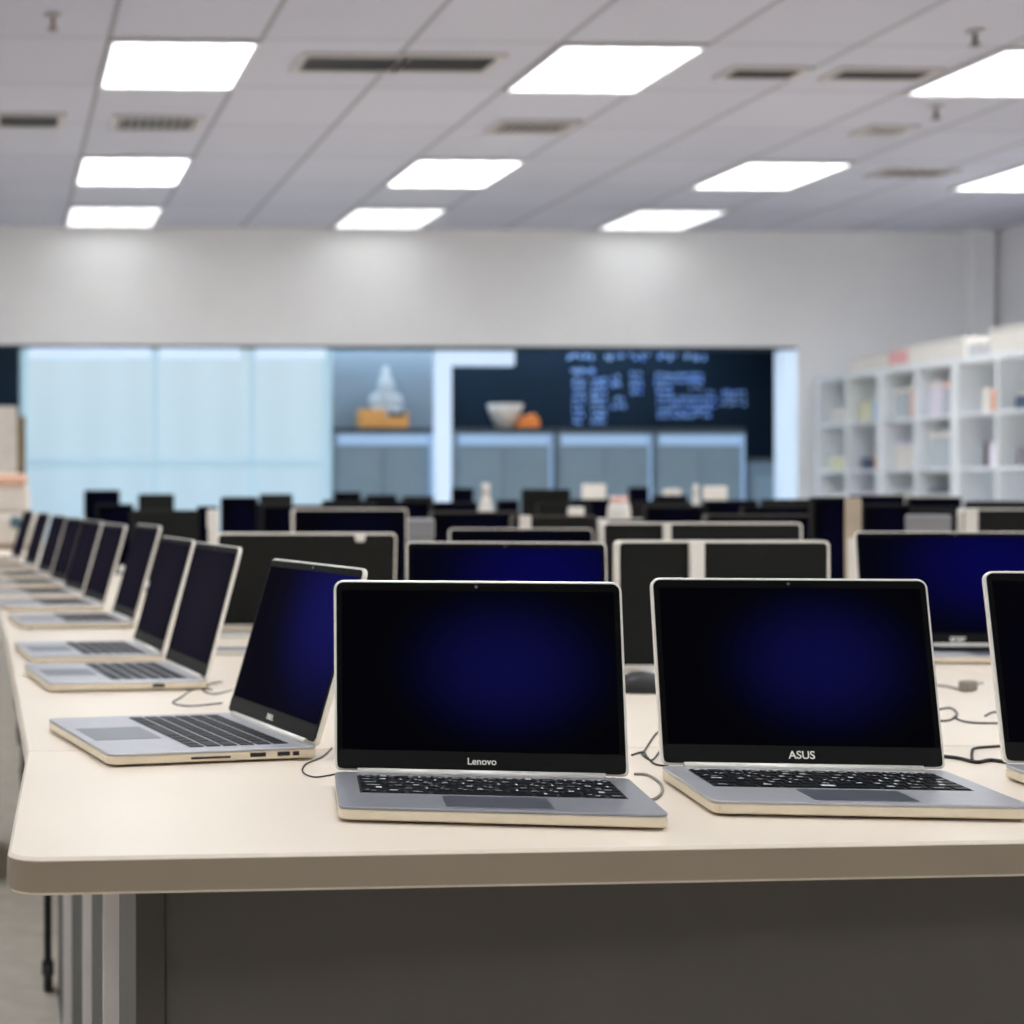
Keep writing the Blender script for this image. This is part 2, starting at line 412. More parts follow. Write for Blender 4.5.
# ------------------------------------------------------------------ low cabinets of the recess
CY0, CY1 = YB + 0.14, YB + 0.44
ctop = on_y(500, 428, CY0).z
def cabinet(xa, xb, label, nd=2, top=ctop, light=True):
    x0, x1 = on_y(xa, 450, CY0).x, on_y(xb, 450, CY0).x; c = (x0 + x1) / 2; w = x1 - x0; h = w / 2
    o = empty('low_cabinet', (c, CY0, 0), 0, label, 'cabinet', 'low blue grey cabinets along the recess' if light else None)
    MB().box(-h, h, 0.012, CY1 - CY0, 0.0, top - 0.03, 0.004).build('carcass', M['cab'], o)
    MB().box(-h - 0.004, h + 0.004, -0.006, CY1 - CY0, top - 0.03, top, 0.004).build('counter_top', M['counter'], o)
    for k in range(nd):
        a = -h + 0.03 + k * (w - 0.06) / nd; b = a + (w - 0.06) / nd - 0.008
        d = MB().box(a, b, 0, 0.012, 0.06, top - 0.135, 0.004).build('door', M['cab_door'], o)
        MB().box(b - 0.03 if k == 0 else a + 0.018, b - 0.018 if k == 0 else a + 0.03, -0.012, 0, 0.5, 0.62, 0.003).build('handle', M['silver'], d)
    if light:
        MB().box(-h + 0.03, h - 0.03, 0.0, 0.012, top - 0.12, top - 0.045, 0.003).build('glow_band', M['soft_glow'], o)  # pale band and right strip carry a soft emission of their own
        for s in (-1, 1):
            MB().box(s * (h - 0.012) - 0.01, s * (h - 0.012) + 0.01, -0.004, 0.012, 0.05, top - 0.04, 0.002).build('edge_strip', M['soft_glow'] if s > 0 else M['cab_door'], o)
    return o
cabinet(333, 433, 'blue grey low cabinet left of the bright post, orange tray on top')
cabinet(454, 553, 'blue grey low cabinet just right of the bright post, white bowl on top')
cabinet(557, 652, 'blue grey low cabinet below the left half of the chalk writing')
cabinet(655, 745, 'blue grey low cabinet below the right half of the chalk writing, last in line')
cabinet(749, 780, 'narrow grey low cupboard beside the bright right jamb', 1, on_y(760, 458, CY0).z, False)
# things on the cabinets
def xc(px, Y): return on_y(px, 425, Y).x
mY = YB + 0.27
ot = empty('orange_tray', (xc(383, mY), mY, ctop), 0, 'amber orange open tray on the cabinet left of the bright post', 'tray')
MB().box(-0.17, 0.16, -0.09, 0.09, 0, 0.02, 0.004).box(-0.17, -0.0, -0.09, -0.075, 0.02, 0.13, 0.004).box(0.0, 0.16, -0.09, -0.075, 0.02, 0.075, 0.004) \
    .box(-0.17, 0.16, 0.075, 0.09, 0.02, 0.12, 0.004).box(-0.17, -0.155, -0.075, 0.075, 0.02, 0.13, 0.004).box(0.145, 0.16, -0.075, 0.075, 0.02, 0.12, 0.004).build('tray_body', M['amber'], ot)
MB().box(0.02, 0.13, -0.1, -0.09, 0.08, 0.11, 0.003).build('dark_label', M['black'], ot)
cp = MB()
for (dx, dy, z, r) in ((-0.06, -0.02, 0.02, 0.07), (0.05, -0.01, 0.02, 0.075), (-0.03, 0.03, 0.13, 0.085), (0.06, 0.0, 0.12, 0.06), (0.0, 0.0, 0.23, 0.06), (0.0, 0.01, 0.3, 0.035)):
    cp.lathe([(r * 0.5, 0), (r * 0.95, 0.03), (r, 0.07), (r * 0.8, 0.11), (r * 0.35, 0.13)], (dx, dy, z), 16)
tag(cp.build('plastic_bag', M['clear'], None, (xc(386, mY), mY, ctop)), 'heap of crumpled clear plastic in the orange tray', 'bag')
bw = MB().lathe([(0.04, 0), (0.06, 0.01), (0.11, 0.12), (0.125, 0.17), (0.118, 0.17), (0.1, 0.11), (0.05, 0.03)], n=28)
tag(bw.build('bowl', M['white'], None, (xc(505, mY), mY, ctop)), 'white bowl standing on the cabinet right of the bright post', 'bowl')
tag(MB().prism([(-0.07, 0), (0.08, 0), (0.09, 0.05), (0.05, 0.1), (-0.03, 0.08)], -0.05, 0.05, 'y', 0.012).build('bread_roll_box', M['orange'], None, (xc(527, mY - 0.12) , mY - 0.09, ctop)), 'small orange folded box beside the white bowl', 'box')

# ------------------------------------------------------------------ shelving on the right
SX = on_y(815, 400).x - 0.03
SY1 = YB - 0.03
SH = on_x(900, 366, SX).z
def unit_edges():
    return [on_x(p, 400, SX).y for p in (815, 879, 954, 1043)]
ue = unit_edges(); ue[0] = min(ue[0], SY1)
DS = 0.42
shz = [0.0, 0.28, 0.57, 0.86]
zr = [on_x(990, 411, SX).z, on_x(990, 467, SX).z]
pitch = zr[0] - zr[1]
levels = [zr[1] - pitch * 2, zr[1] - pitch, zr[1], zr[0], SH]
ulabels = ['white cube shelf unit in the far corner beside the lit jamb', 'white cube shelf unit in the middle, full of clear tubs', 'white cube shelf unit nearest the camera, at right frame edge']
cells = {}
for i in range(3):
    ya, yb = ue[i + 1], ue[i]       # near, far
    o = empty('shelf_unit', (SX + DS / 2, (ya + yb) / 2, 0), 0, ulabels[i], 'shelf unit', 'white cube shelving along the right wall')
    h = (yb - ya) / 2; g = 0.003; th = 0.018
    for s in (-1, 1): MB().box(-DS / 2, DS / 2, s * (h - g) - (th * 2 if s > 0 else 0), s * (h - g) + (0 if s > 0 else th * 2), 0, SH, 0.002).build('side_panel', M['shelf'], o)
    MB().box(-DS / 2, DS / 2, -th * 0.7, th * 0.7, 0.05, SH - 0.03, 0.002).build('divider', M['shelf'], o)
    MB().box(-DS / 2, DS / 2, -h + g + th * 2, h - g - th * 2, SH - 0.035, SH, 0.002).build('top_panel', M['shelf'], o)
    MB().box(DS / 2 - 0.012, DS / 2, -h + g + th * 2, h - g - th * 2, 0.05, SH - 0.035).build('back_panel', M['shelf_back'], o)
    for z in levels[:-1]:
        MB().box(-DS / 2 + 0.005, DS / 2 - 0.012, -h + g + th * 2, h - g - th * 2, z - th, z, 0.002).build('shelf_board', M['shelf'], o)
    MB().box(-DS / 2 + 0.02, DS / 2, -h + g + th * 2, h - g - th * 2, 0, 0.06).build('plinth', M['shelf'], o)
    for c, (a, b) in enumerate((((ya + yb) / 2 + th, yb - th * 2 - g), (ya + th * 2 + g, (ya + yb) / 2 - th))):   # far, near
        cells[(i, c)] = (a, b)
def cell_y(i, c, f): a, b = cells[(i, c)]; return b + (a - b) * f     # f 0 = far, 1 = near
def carton(i, c, lv, f0, f1, h, m, label, lidm=None, dx=0.06, name='storage_box'):
    ya, yb = cell_y(i, c, f1) + 0.004, cell_y(i, c, f0) - 0.004
    o = empty(name, (SX + dx + 0.1, (ya + yb) / 2, levels[lv]), 0, label, 'box')
    hw = (yb - ya) / 2
    MB().box(-0.1, 0.1, -hw, hw, 0, h * 0.86, 0.006).build('box_body', m, o)
    MB().box(-0.103, 0.103, -hw - 0.002, hw + 0.002, h * 0.86, h, 0.004).build('box_lid', lidm or m, o)
    return o
def jar(i, c, lv, f, r, h, m, label, cap, dx=0.1, name='jar'):
    o = empty(name, (SX + dx, cell_y(i, c, f), levels[lv]), 0, label, 'jar')
    MB().lathe([(r * 0.9, 0), (r, 0.01), (r, h * 0.75), (r * 0.7, h * 0.85)], n=18).build('jar_body', m, o)
    MB().cyl((0, 0, h * 0.92), r * 0.72, h * 0.16, n=18).build('lid', cap, o)
# unit 0 (far)
carton(0, 0, 3, .15, .85, .12, M['white'], 'low white box, top cubby nearest the back wall')
carton(0, 1, 3, .1, .5, .13, M['yellow'], 'pale yellow box in the second cubby of the top shelf')
carton(0, 1, 3, .55, .95, .15, M['blue'], 'pale blue box right of the yellow box, top shelf', M['white'])
carton(0, 0, 2, .15, .6, .1, M['yellow'], 'low cream box on the middle shelf nearest the back wall', M['white'])
carton(0, 1, 2, .15, .5, .08, M['navy'], 'flat navy box on the middle shelf, far unit')
jar(0, 1, 2, .72, .05, .12, M['orange'], 'small orange jar on the middle shelf of the far unit', M['white'])
carton(0, 0, 1, .1, .9, .17, M['white'], 'white box on the lowest visible shelf nearest the back wall')
carton(0, 1, 1, .1, .9, .17, M['lilac'], 'greyish lilac box on the lowest visible shelf, far unit')
# unit 1 (middle): clear and white tubs
carton(1, 0, 3, .08, .55, .19, M['clear'], 'clear tub in the top row, left cubby of the middle unit', M['white'], name='storage_tub')
carton(1, 0, 3, .6, .95, .2, M['pink'], 'pale pink tub in the top row of the middle unit', M['white'], name='storage_tub')
carton(1, 1, 3, .1, .48, .21, M['lilac'], 'lilac white tub in the top row, right cubby of the middle unit', M['white'], name='storage_tub')
carton(1, 1, 3, .52, .9, .19, M['clear'], 'clear tub beside the lilac tub in the top row', M['pink'], name='storage_tub')
carton(1, 0, 2, .1, .9, .17, M['white'], 'wide white tub in the middle row, left cubby of the middle unit', M['lilac'], name='storage_tub')
carton(1, 1, 2, .1, .9, .22, M['clear'], 'wide clear tub in the middle row, right cubby of the middle unit', M['white'], name='storage_tub')
carton(1, 0, 1, .1, .9, .19, M['white'], 'wide white tub in the lowest visible row, left cubby of the middle unit', M['clear'], name='storage_tub')
carton(1, 1, 1, .1, .9, .19, M['white'], 'wide white tub in the lowest visible row, right cubby of the middle unit', M['teal'], name='storage_tub')
# unit 2 (near)
carton(2, 0, 3, .38, .62, .14, M['carton'], 'white carton beside the orange tub on the near unit')
jar(2, 0, 3, .8, .06, .15, M['orange'], 'orange tub with cream lid, top shelf of the near unit', M['yellow'])
carton(2, 1, 3, .15, .6, .09, M['navy'], 'navy box under a white lid, at right frame edge on the top shelf', M['white'])
carton(2, 0, 2, .42, .5, .14, M['black'], 'thin black box standing on the middle shelf of the near unit')
carton(2, 0, 2, .55, .8, .14, M['lilac'], 'lilac white carton beside the thin black box')
carton(2, 1, 2, .2, .7, .1, M['grey'], 'grey box on the middle shelf at right frame edge')
# boxes on top of the units
def top_box(pa, pb, h, m, label, mark=None):
    ya, yb = on_x(pb, 360, SX).y, min(on_x(pa, 360, SX).y, SY1 - 0.01)
    o = empty('long_carton', (SX + 0.17, (ya + yb) / 2, SH), 0, label, 'box', 'white cartons on top of the shelving')
    hw = (yb - ya) / 2 - 0.004
    MB().box(-0.15, 0.15, -hw, hw, 0, h * 0.82, 0.005).build('box_body', m, o)
    MB().box(-0.155, 0.155, -hw - 0.002, hw + 0.002, h * 0.82, h, 0.004).build('box_lid', M['white'], o)
    if mark: MB().box(-0.157, -0.15, hw * mark[0], hw * mark[1], h * 0.15, h * 0.8, 0.002).build('red_label', M['red'], o)
top_box(846, 885, .1, M['carton'], 'low white carton atop the far shelf unit')
top_box(886, 906, .12, M['carton'], 'small white carton with a pale red label atop the shelving', (-0.9, 0.9))
top_box(907, 962, .12, M['carton'], 'long white carton atop the middle shelf unit')
top_box(964, 984, .08, M['shelf_back'], 'small low grey box between two white cartons atop the shelving')
top_box(986, 1040, .14, M['carton'], 'tallest white carton atop the near shelf unit')

# ------------------------------------------------------------------ ceiling fittings
DIF = diffuser_mat(LIGHT); DIF_SOFT = diffuser_mat(2.2, 0.12, False); DIF_FAR = diffuser_mat(LIGHT * 1.4)
fr = MB(); e = 0.018
for (a, b, c, d) in ((0, TX, 0, e), (0, TX, TY - e, TY), (0, e, e, TY - e), (TX - e, TX, e, TY - e)): fr.box(a, b, c, d, -0.018, 0, 0.002)
frame_me = fr.mesh('light_frame', M['lframe'])
dif_me = MB().box(e, TX - e, e, TY - e, -0.012, -0.004).mesh('light_diffuser', DIF)
dif_soft_me = MB().box(e, TX - e, e, TY - e, -0.012, -0.004).mesh('light_diffuser', DIF_SOFT)
dif_far_me = MB().box(e, TX - e, e, TY - e, -0.012, -0.004).mesh('light_diffuser', DIF_FAR)
def ceiling_light(col, row, label, dx=0.0):
    o = empty('ceiling_light', (GX0 + col * TX + dx, GY0 + row * TY, CEIL), 0, label, 'ceiling light', 'square recessed ceiling lights')
    for n, me in (('frame', frame_me), ('diffuser', dif_soft_me if row == 5 else dif_far_me if row == 3 else dif_me)):
        c = bpy.data.objects.new(n, me); C.objects.link(c); c.parent = o
rn = {0: 'nearest visible row', 3: 'middle visible row', 5: 'row beside the back wall'}
cn = {0: 'leftmost', 3: 'second from left', 6: 'third from left', 9: 'rightmost, cut by the frame'}
for row, cols in ((0, (0, 3, 6)), (3, (0, 3, 6, 9)), (5, (0, 3, 6))):
    for c in cols:
        lab = 'white lit ceiling panel, %s in the %s' % (('rightmost, cut by the frame' if (row == 0 and c == 6) else cn[c]), rn[row])
        ceiling_light(c, row, lab, -0.25 if (row == 3 and c == 9) else 0)
cn.update({-3: 'left of the frame', 9: 'right of the frame'})  # unseen panels beyond the frame, added as fill light
for row, nm in ((-3, 'in the row nearer than the frame shows'), (-6, 'in the row ahead of the camera'), (-9, 'in the row behind the camera'), (0, 'in the nearest visible row'), (3, 'in the middle visible row')):
    for c in {-3: (-3, 0, 3, 6, 9), -6: (-3, 0, 3, 6), -9: (-3, 0, 3, 6), 0: (-3, 9), 3: (-3,)}[row]:
        ceiling_light(c, row, 'added ceiling fill panel %s, %s' % (nm, cn[c]))

def vent(pxa, pxb, pya, pyb, label, blades=14, frame=True):
    A = on_z(pxa, pya, CEIL); B = on_z(pxb, pyb, CEIL); w = (B.x - A.x); x0 = A.x
    x0, x1 = on_z(pxa, (pya + pyb) / 2, CEIL).x, on_z(pxb, (pya + pyb) / 2, CEIL).x
    xa = (pxa + pxb) / 2
    y0, y1 = on_z(xa, pya, CEIL).y, on_z(xa, pyb, CEIL).y
    w, d = (x1 - x0) / 2, (y1 - y0) / 2
    o = empty('air_vent', ((x0 + x1) / 2, (y0 + y1) / 2, CEIL), 0, label, 'air vent', 'ceiling air vents')
    MB().box(-w, w, -d, d, -0.004, -0.001).build('duct_opening', M['vent_dark'], o)
    f = MB(); k = 0.035
    for (a, b, c, dd) in ((-w - k, w + k, -d - k, -d), (-w - k, w + k, d, d + k), (-w - k, -w, -d, d), (w, w + k, -d, d)): f.box(a, b, c, dd, -0.012, 0, 0.002)
    f.build('frame', M['vent'], o)
    sl = MB()
    for q in range(blades):
        x = -w + (q + 0.5) * 2 * w / blades
        sl.box(x - 0.004, x + 0.004, -d, d, -0.012, -0.004)
    sl.build('louvre', M['vent'] if blades < 13 else M['taupe_dark'], o)
vent(303, 396, 55, 69, 'long dark air vent right of the nearest left light, left of a pair', 20)
vent(404, 490, 55, 69, 'long dark air vent, right one of the pair beside the nearest left light', 20)
vent(0, 58, 114, 125, 'dark air vent at the left frame edge', 14)
vent(118, 195, 116, 128, 'air vent between the two nearest lights of the left column', 9)
vent(498, 566, 121, 131, 'air vent above the second light of the middle row', 9)
vent(730, 796, 68, 76, 'dark air vent right of the nearest centre light', 14)
vent(836, 926, 69, 77, 'long dark air vent left of the nearest right light', 14)
vent(866, 902, 126, 133, 'small air vent above the third light of the middle row', 6)
vent(880, 945, 169, 175, 'faint air vent right of the third light of the middle row', 5)
def sprinkler(x, y, label, m):
    o = empty('sprinkler', on_z(x, y, CEIL), 0, label, 'sprinkler')
    MB().lathe([(0.035, -0.004), (0.03, -0.012), (0.012, -0.016)], n=16).build('rose', M['vent'], o)
    MB().cyl((0, 0, -0.035), 0.008, 0.04, n=10).build('stem', m, o)
    MB().cyl((0, 0, -0.058), 0.022, 0.004, n=12).build('deflector', m, o)
sprinkler(53, 14, 'small reddish sprinkler head on the ceiling at top left', M['brass'])
sprinkler(975, 30, 'dark sprinkler head on the ceiling at top right', M['taupe_dark'])
sprinkler(936, 106, 'tiny sprinkler head just below the nearest right light', M['taupe_dark'])

# ------------------------------------------------------------------ tables
TT = 0.0345
ZL = TZ - TT
def left_edge(Y):
    pts = [(1.55, 0.007), (2.155, 0.034), (3.24, 0.022), (3.9, 0.012), (4.67, 0.0), (6.0, -0.03), (12, -0.15)]
    for (a, xa), (b, xb) in zip(pts, pts[1:]):
        if Y <= b: return xa + (xb - xa) * (Y - a) / (b - a)
    return pts[-1][1]
def table(x0n, x0f, x1, y0, y1, label, style, front_y=None, round_r=0.0, legs=True):
    o = empty('table', ((x0n + x1) / 2, (y0 + y1) / 2, 0), 0, label, 'table', 'cream tables pushed together in rows')
    ox, oy = (x0n + x1) / 2, (y0 + y1) / 2
    fy = y0 if front_y is None else front_y
    if round_r:
        a = Vector((x0n, y0)); r = round_r
        poly = []
        for k in range(9):
            t = PI + 0.5 * PI * k / 8
            poly.append((x0n + r + r * math.cos(t), y0 + r + r * math.sin(t)))
        poly += [(x1, fy), (x1, y1), (x0f, y1)]
    else:
        poly = [(x0n, y0), (x1, fy), (x1, y1), (x0f, y1)]
    poly = [(x - ox, y - oy) for x, y in poly]
    g = 0.0009
    MB().prism(poly, ZL, TZ, 'z', 0.003).build('tabletop', M['table'], o)
    if style == 'front':
        # cream front edge band with its shade painted in, panel legs, modesty panel
        band = [(p[0] * 1.0, p[1] - 0.0012) for p in poly[:9]] + [(x1 - ox, fy - oy - 0.0012)]
        bm_ = MB(); bp = [(x - 0.0012, y) for x, y in poly[:1]] + band
        for a, b in zip(bp, bp[1:]):
            bm_.quad(((a[0], a[1], ZL + 0.003), (b[0], b[1], ZL + 0.003), (b[0], b[1], TZ - 0.0035), (a[0], a[1], TZ - 0.0035)))
        bm_.build('shaded_edge_band', M['edge'], o)
        for lx in (0.128, x1 - 0.16):
            MB().box(lx - ox, lx + 0.028 - ox, y0 + 0.075 - oy, y0 + 0.3 - oy, 0, ZL, 0.002).build('leg', M['taupe_dark'], o)
        MB().box(0.156 - ox, x1 - 0.16 - ox, y0 + 0.085 - oy, y0 + 0.103 - oy, 0.12, ZL, 0.002).build('modesty_panel', M['taupe'], o)
        MB().box(0.17 - ox, 0.225 - ox, y0 + 0.04 - oy, y0 + 0.08 - oy, ZL - 0.008, ZL, 0.003).build('bracket', M['black'], o)
    elif style == 'panel':
        for lx in (max(x0n, 0) + 0.1, x1 - 0.13):
            for (ya, yb) in ((y0 + 0.05, y0 + 0.33), (y1 - 0.48, y1 - 0.05)):
                if yb > y1 - 0.004: continue
                if ya < y0 + 0.36 and ya != y0 + 0.05: continue
                lg = MB().box(lx - ox, lx + 0.025 - ox, ya + 0.004 - oy, yb - oy, 0, ZL, 0.001).build('leg', M['dark_leg'], o)
                MB().box(lx - ox - 0.0005, lx + 0.0255 - ox, ya - oy, ya + 0.004 - oy, 0, ZL, 0.001).build('edge_strip', M['white_leg'], lg)
    elif style == 'castor':
        for lx in (max(x0n, 0) + 0.085, x1 - 0.1):
            for ly in (y0 + 0.07, y1 - 0.07):
                lg = MB().box(lx - 0.008 - ox, lx + 0.008 - ox, ly - 0.012 - oy, ly + 0.012 - oy, 0.06, ZL, 0.002).build('leg', M['black_metal'], o)
                MB().cyl((lx - ox, ly - oy, 0.03), 0.03, 0.018, 'x', 18).box(lx - ox - 0.013, lx - ox + 0.013, ly - oy - 0.01, ly - oy + 0.01, 0.035, 0.065, 0.002).build('castor', M['black'], lg)
    return o
fl = on_z(8, 858, TZ); Y0 = fl.y
frt = on_z(1024, 840, TZ)
slope = (frt.y - fl.y) / (frt.x - fl.x)
seam1 = on_z(27, 751).y
XR = 1.75
table(fl.x, 0.034, XR, Y0, seam1, 'front cream desk with rounded corner and taupe modesty panel', 'front', Y0 + slope * (XR - fl.x), 0.03)
rows = [(seam1, 3.22, 2, 'panel', 'second'), (3.22, 3.56, 2, 'panel', 'third'), (3.56, 5.0, 2, 'castor', 'fourth'), (5.0, 6.1, 2, 'castor', 'fifth'),
        (6.1, 7.2, 3, 'castor', 'sixth'), (7.2, 8.3, 3, 'castor', 'seventh'), (8.3, 9.4, 3, 'castor', 'eighth'), (9.4, 10.5, 1, 'castor', 'ninth')]
for (ya, yb, n, sty, nm) in rows:
    ya += 0.001
    for k in range(n):
        pos = ['at the left end', 'next to the left end one', 'at the right end'][k]
        table(left_edge(ya) if k == 0 else k * XR + 0.002, left_edge(yb) if k == 0 else k * XR + 0.002, (k + 1) * XR, ya, yb,
              'cream table of the %s row from the front, %s' % (nm, pos), sty)

# ------------------------------------------------------------------ laptops
key_me = {}
def key_mesh(w, d, variant, legend):
    k = (round(w, 4), round(d, 4), variant, legend)
    if k not in key_me:
        mb = MB().box(-w / 2, w / 2, -d / 2, d / 2, 0, 0.0016, 0.0006, 1)
        if legend:
            z = 0.00175
            if variant == 0: q = [(-.25, -.05, .15, .3)]
            elif variant == 1: q = [(-.3, .1, -.1, .3), (0.0, -.3, .25, -.12)]
            elif variant == 2: q = [(-.1, -.25, .05, .3)]
            elif variant == 3: q = [(-.3, -.25, .2, -.1)]
            else: q = []
            for (a, b, c, dd) in q: mb.quad(((a * w, b * d, z), (c * w, b * d, z), (c * w, dd * d, z), (a * w, dd * d, z)), 1)
        key_me[k] = mb.mesh('key', [M['key'], M['legend']])
    return key_me[k]

def laptop(loc, rz, label, W=0.33, D=0.215, H=0.212, tilt=12, scr=0, detail=1, shell='silver', lidm=None, wellm='well', legend=True, logo=None, group=None, chin=0.024, ports=None, logo_x=0.0, logo_s=0.012, back=False, rim='rim', edge='warm_edge'):
    """origin under the hinge; user side towards local -y"""
    o = empty('laptop', loc, rz, label, 'laptop', group)
    sh = M[shell]; h = W / 2
    z0, z1 = 0.003, 0.0165
    b = MB()
    b.prism(rrect(-h, h, -D, 0.004, 0.012), z0, z1 - 0.003, 'z', 0.0015, 1)
    b.prism(rrect(-h, h, -D, 0.004, 0.012), z1 - 0.003, z1, 'z', 0.0008, 0)
    base = b.build('base', [sh, M[edge]], o)
    if detail:
        f = MB()
        for (x, y) in ((-h + .03, -D + .025), (h - .03, -D + .025), (-h + .03, -.02), (h - .03, -.02)): f.cyl((x, y, 0.0015), 0.008, 0.003, n=10)
        f.build('rubber_foot', M['rubber'], base)
        kd = 0.5 * D; ky0 = -0.024 - kd; ky1 = -0.024
        kx = W * 0.425
        kb = MB().box(-kx, kx, ky0, ky1, z1 - 0.001, z1 + 0.0004, 0.0003, 1)
        keyspec = []
        nr = 6; rh = kd / nr
        for r in range(nr):
            y = ky1 - rh * (r + 0.5)
            widths = {0: [1] * 14, 1: [1] * 13 + [1.6], 2: [1.5] + [1] * 12 + [1.1], 3: [1.8] + [1] * 11 + [1.8], 4: [2.3] + [1] * 10 + [2.3], 5: [1.2] * 3 + [5.2] + [1.2] * 3 + [1] * 1}[r]
            u = 2 * kx / sum(widths); x = -kx
            for wd in widths:
                keyspec.append((x + wd * u / 2, y, wd * u - 0.004, rh - 0.004)); x += wd * u
        if detail >= 2:
            kbo = kb.build('keyboard', M[wellm], o)
            for i, (x, y, w, d) in enumerate(keyspec):
                k = bpy.data.objects.new('key', key_mesh(w, d, random.randrange(5), legend)); C.objects.link(k); k.parent = kbo; k.location = (x, y, z1)
        else:
            for (x, y, w, d) in keyspec: kb.box(x - w / 2, x + w / 2, y - d / 2, y + d / 2, z1 + 0.0002, z1 + 0.0016, mi=1)
            kb.build('keyboard', [M[wellm], M['key']], o)
        pw = W * 0.165
        MB().prism(rrect(-pw, pw, -D + 0.012, ky0 - 0.008, 0.003), z1 - 0.0005, z1 + 0.0003).build('touchpad', M['pad'], o)
        MB().cyl((0, 0, 0), 0.0045, W * 0.84, 'x', 14).build('hinge', M['rim'], o, (0, -0.002, z1 + 0.001))
    if ports:
        p = MB()
        for (y, w, hh) in ports: p.box(ports_x(h), ports_x(h) + 0.002, y, y + w, 0.0065, 0.0065 + hh)
        p.build('port', M['port'], base)
    T = math.radians(tilt)
    lid = MB().prism(rrect(-h, h, 0, H, 0.009, rs=(0.006, 0.006, 0.011, 0.011)), 0.0, 0.0065, 'y', 0.0012).build('lid', [M[rim] if not back else M['lidback']], o, (0, -0.001, z1 + 0.002), (-T, 0, 0))
    if back:
        # silver rim round a black cover
        rm = MB(); out = rrect(-h - .0018, h + .0018, -.001, H + .0018, 0.011); inn = rrect(-h + .0015, h - .0015, .002, H - .0015, 0.010)
        n = len(out)
        for k in range(n):
            a, bb, c, d = out[k], out[(k + 1) % n], inn[(k + 1) % n], inn[k]
            for y, s in ((0.0072, 1), (-0.0012, -1)):
                rm.quad(((a[0], y, a[1]), (bb[0], y, bb[1]), (c[0], y, c[1]), (d[0], y, d[1])))
            rm.quad(((a[0], -0.0012, a[1]), (bb[0], -0.0012, bb[1]), (bb[0], 0.0072, bb[1]), (a[0], 0.0072, a[1])))
        rm.build('lid_rim', M['rim'], lid)
    MB().prism(rrect(-h + .0028, h - .0028, 0.002, H - .0028, 0.008), -0.0006, 0.0, 'y').build('bezel', M['bezel'], lid)
    MB().prism(rrect(-h + .0032, h - .0032, 0.0025, chin - 0.001, 0.004), -0.0012, -0.0006, 'y').build('chin', M['chin'], lid)
    MB().box(-h + .009, h - .009, -0.0012, -0.0006, chin, H - 0.012).build('display', SCR[scr], lid)
    if detail >= 1:
        MB().cyl((0, -0.001, H - 0.007), 0.0018, 0.0012, 'y', 12).build('webcam', M['pad'], lid)
    if logo:
        lo = bpy.data.objects.new('lettering', text_mesh(logo, logo_s, M['logo'])); C.objects.link(lo); lo.parent = lid; lo.location = (logo_x, -0.0016, chin * 0.52)
    return o
def ports_x(h): return h - 0.0012
def rzc(phi): return -math.radians(phi) - TH          # phi: clockwise turn against the camera axis

# three in front
laptop(at_t(480, 1.87), rzc(8), 'silver laptop front and centre on the desk, its screen facing the camera', W=.316, D=.208, H=.214, tilt=12, scr=0, detail=2, logo='Lenovo', logo_s=.0105, logo_x=0.002, group=None, shell='grey_shell')
laptop(at_t(802, 1.915), rzc(6), 'silver laptop right of the centre one, blue glow on its screen', W=.308, D=.215, H=.216, tilt=14, scr=0, detail=2, logo='ASUS', logo_s=0.0125)
laptop(at_t(1151, 1.925), rzc(7), 'silver laptop cut off by the right frame edge on the front desk', W=.315, D=.21, H=.224, tilt=15, scr=4, detail=1)
# left row, screens turned to the left
names = ['first and nearest', 'second', 'third', 'fourth', 'fifth', 'sixth', 'seventh', 'eighth', 'ninth', 'tenth']
def left_laptop(i, x, y, rot, tilt, W, D, H, scr, detail, **kw):
    """x, y: the pixel where the near user-side corner meets the table"""
    p = on_z(x, y); rz = math.radians(rot) - TH
    # near user-side corner is local (+W/2?, -D): user side faces left, so local +x points to the camera
    R = Matrix.Rotation(rz, 3, 'Z')
    off = R @ Vector((W / 2, -D, 0))
    loc = p - off
    return laptop(loc, rz, kw.pop('label'), W=W, D=D, H=H, tilt=tilt, scr=scr, detail=detail, wellm='well_silver', legend=False, group='row of laptops along the left table edge', **kw)
left_laptop(0, 109, 768, -76.5, 17, .325, .262, .225, 1, 2, label='silver laptop nearest the camera in the left row, turned left', logo='DELL', logo_s=.010, ports=[(-.05, .016, .005), (-.085, .02, .005), (-.03, .008, .005), (-.16, .05, .0025)])
left_laptop(1, 49, 693, -81, 15, .31, .262, .225, 2, 2, label='second silver laptop from the front in the left row', ports=[(-.09, .02, .005)])
left_laptop(2, 32, 665, -82, 16, .30, .25, .225, 2, 1, label='third silver laptop from the front in the left row')
left_laptop(3, 21, 630, -82, 16, .30, .27, .235, 2, 1, label='fourth silver laptop from the front in the left row')
for i, (x, y) in enumerate(((6, 612), (-6, 600), (-14, 589), (-22, 580), (-30, 571), (-38, 563))):
    left_laptop(4 + i, x, y, -80, 16, .31, .27, .225, 2, 1, label='silver laptop, %s from the front in the left row' % names[4 + i])

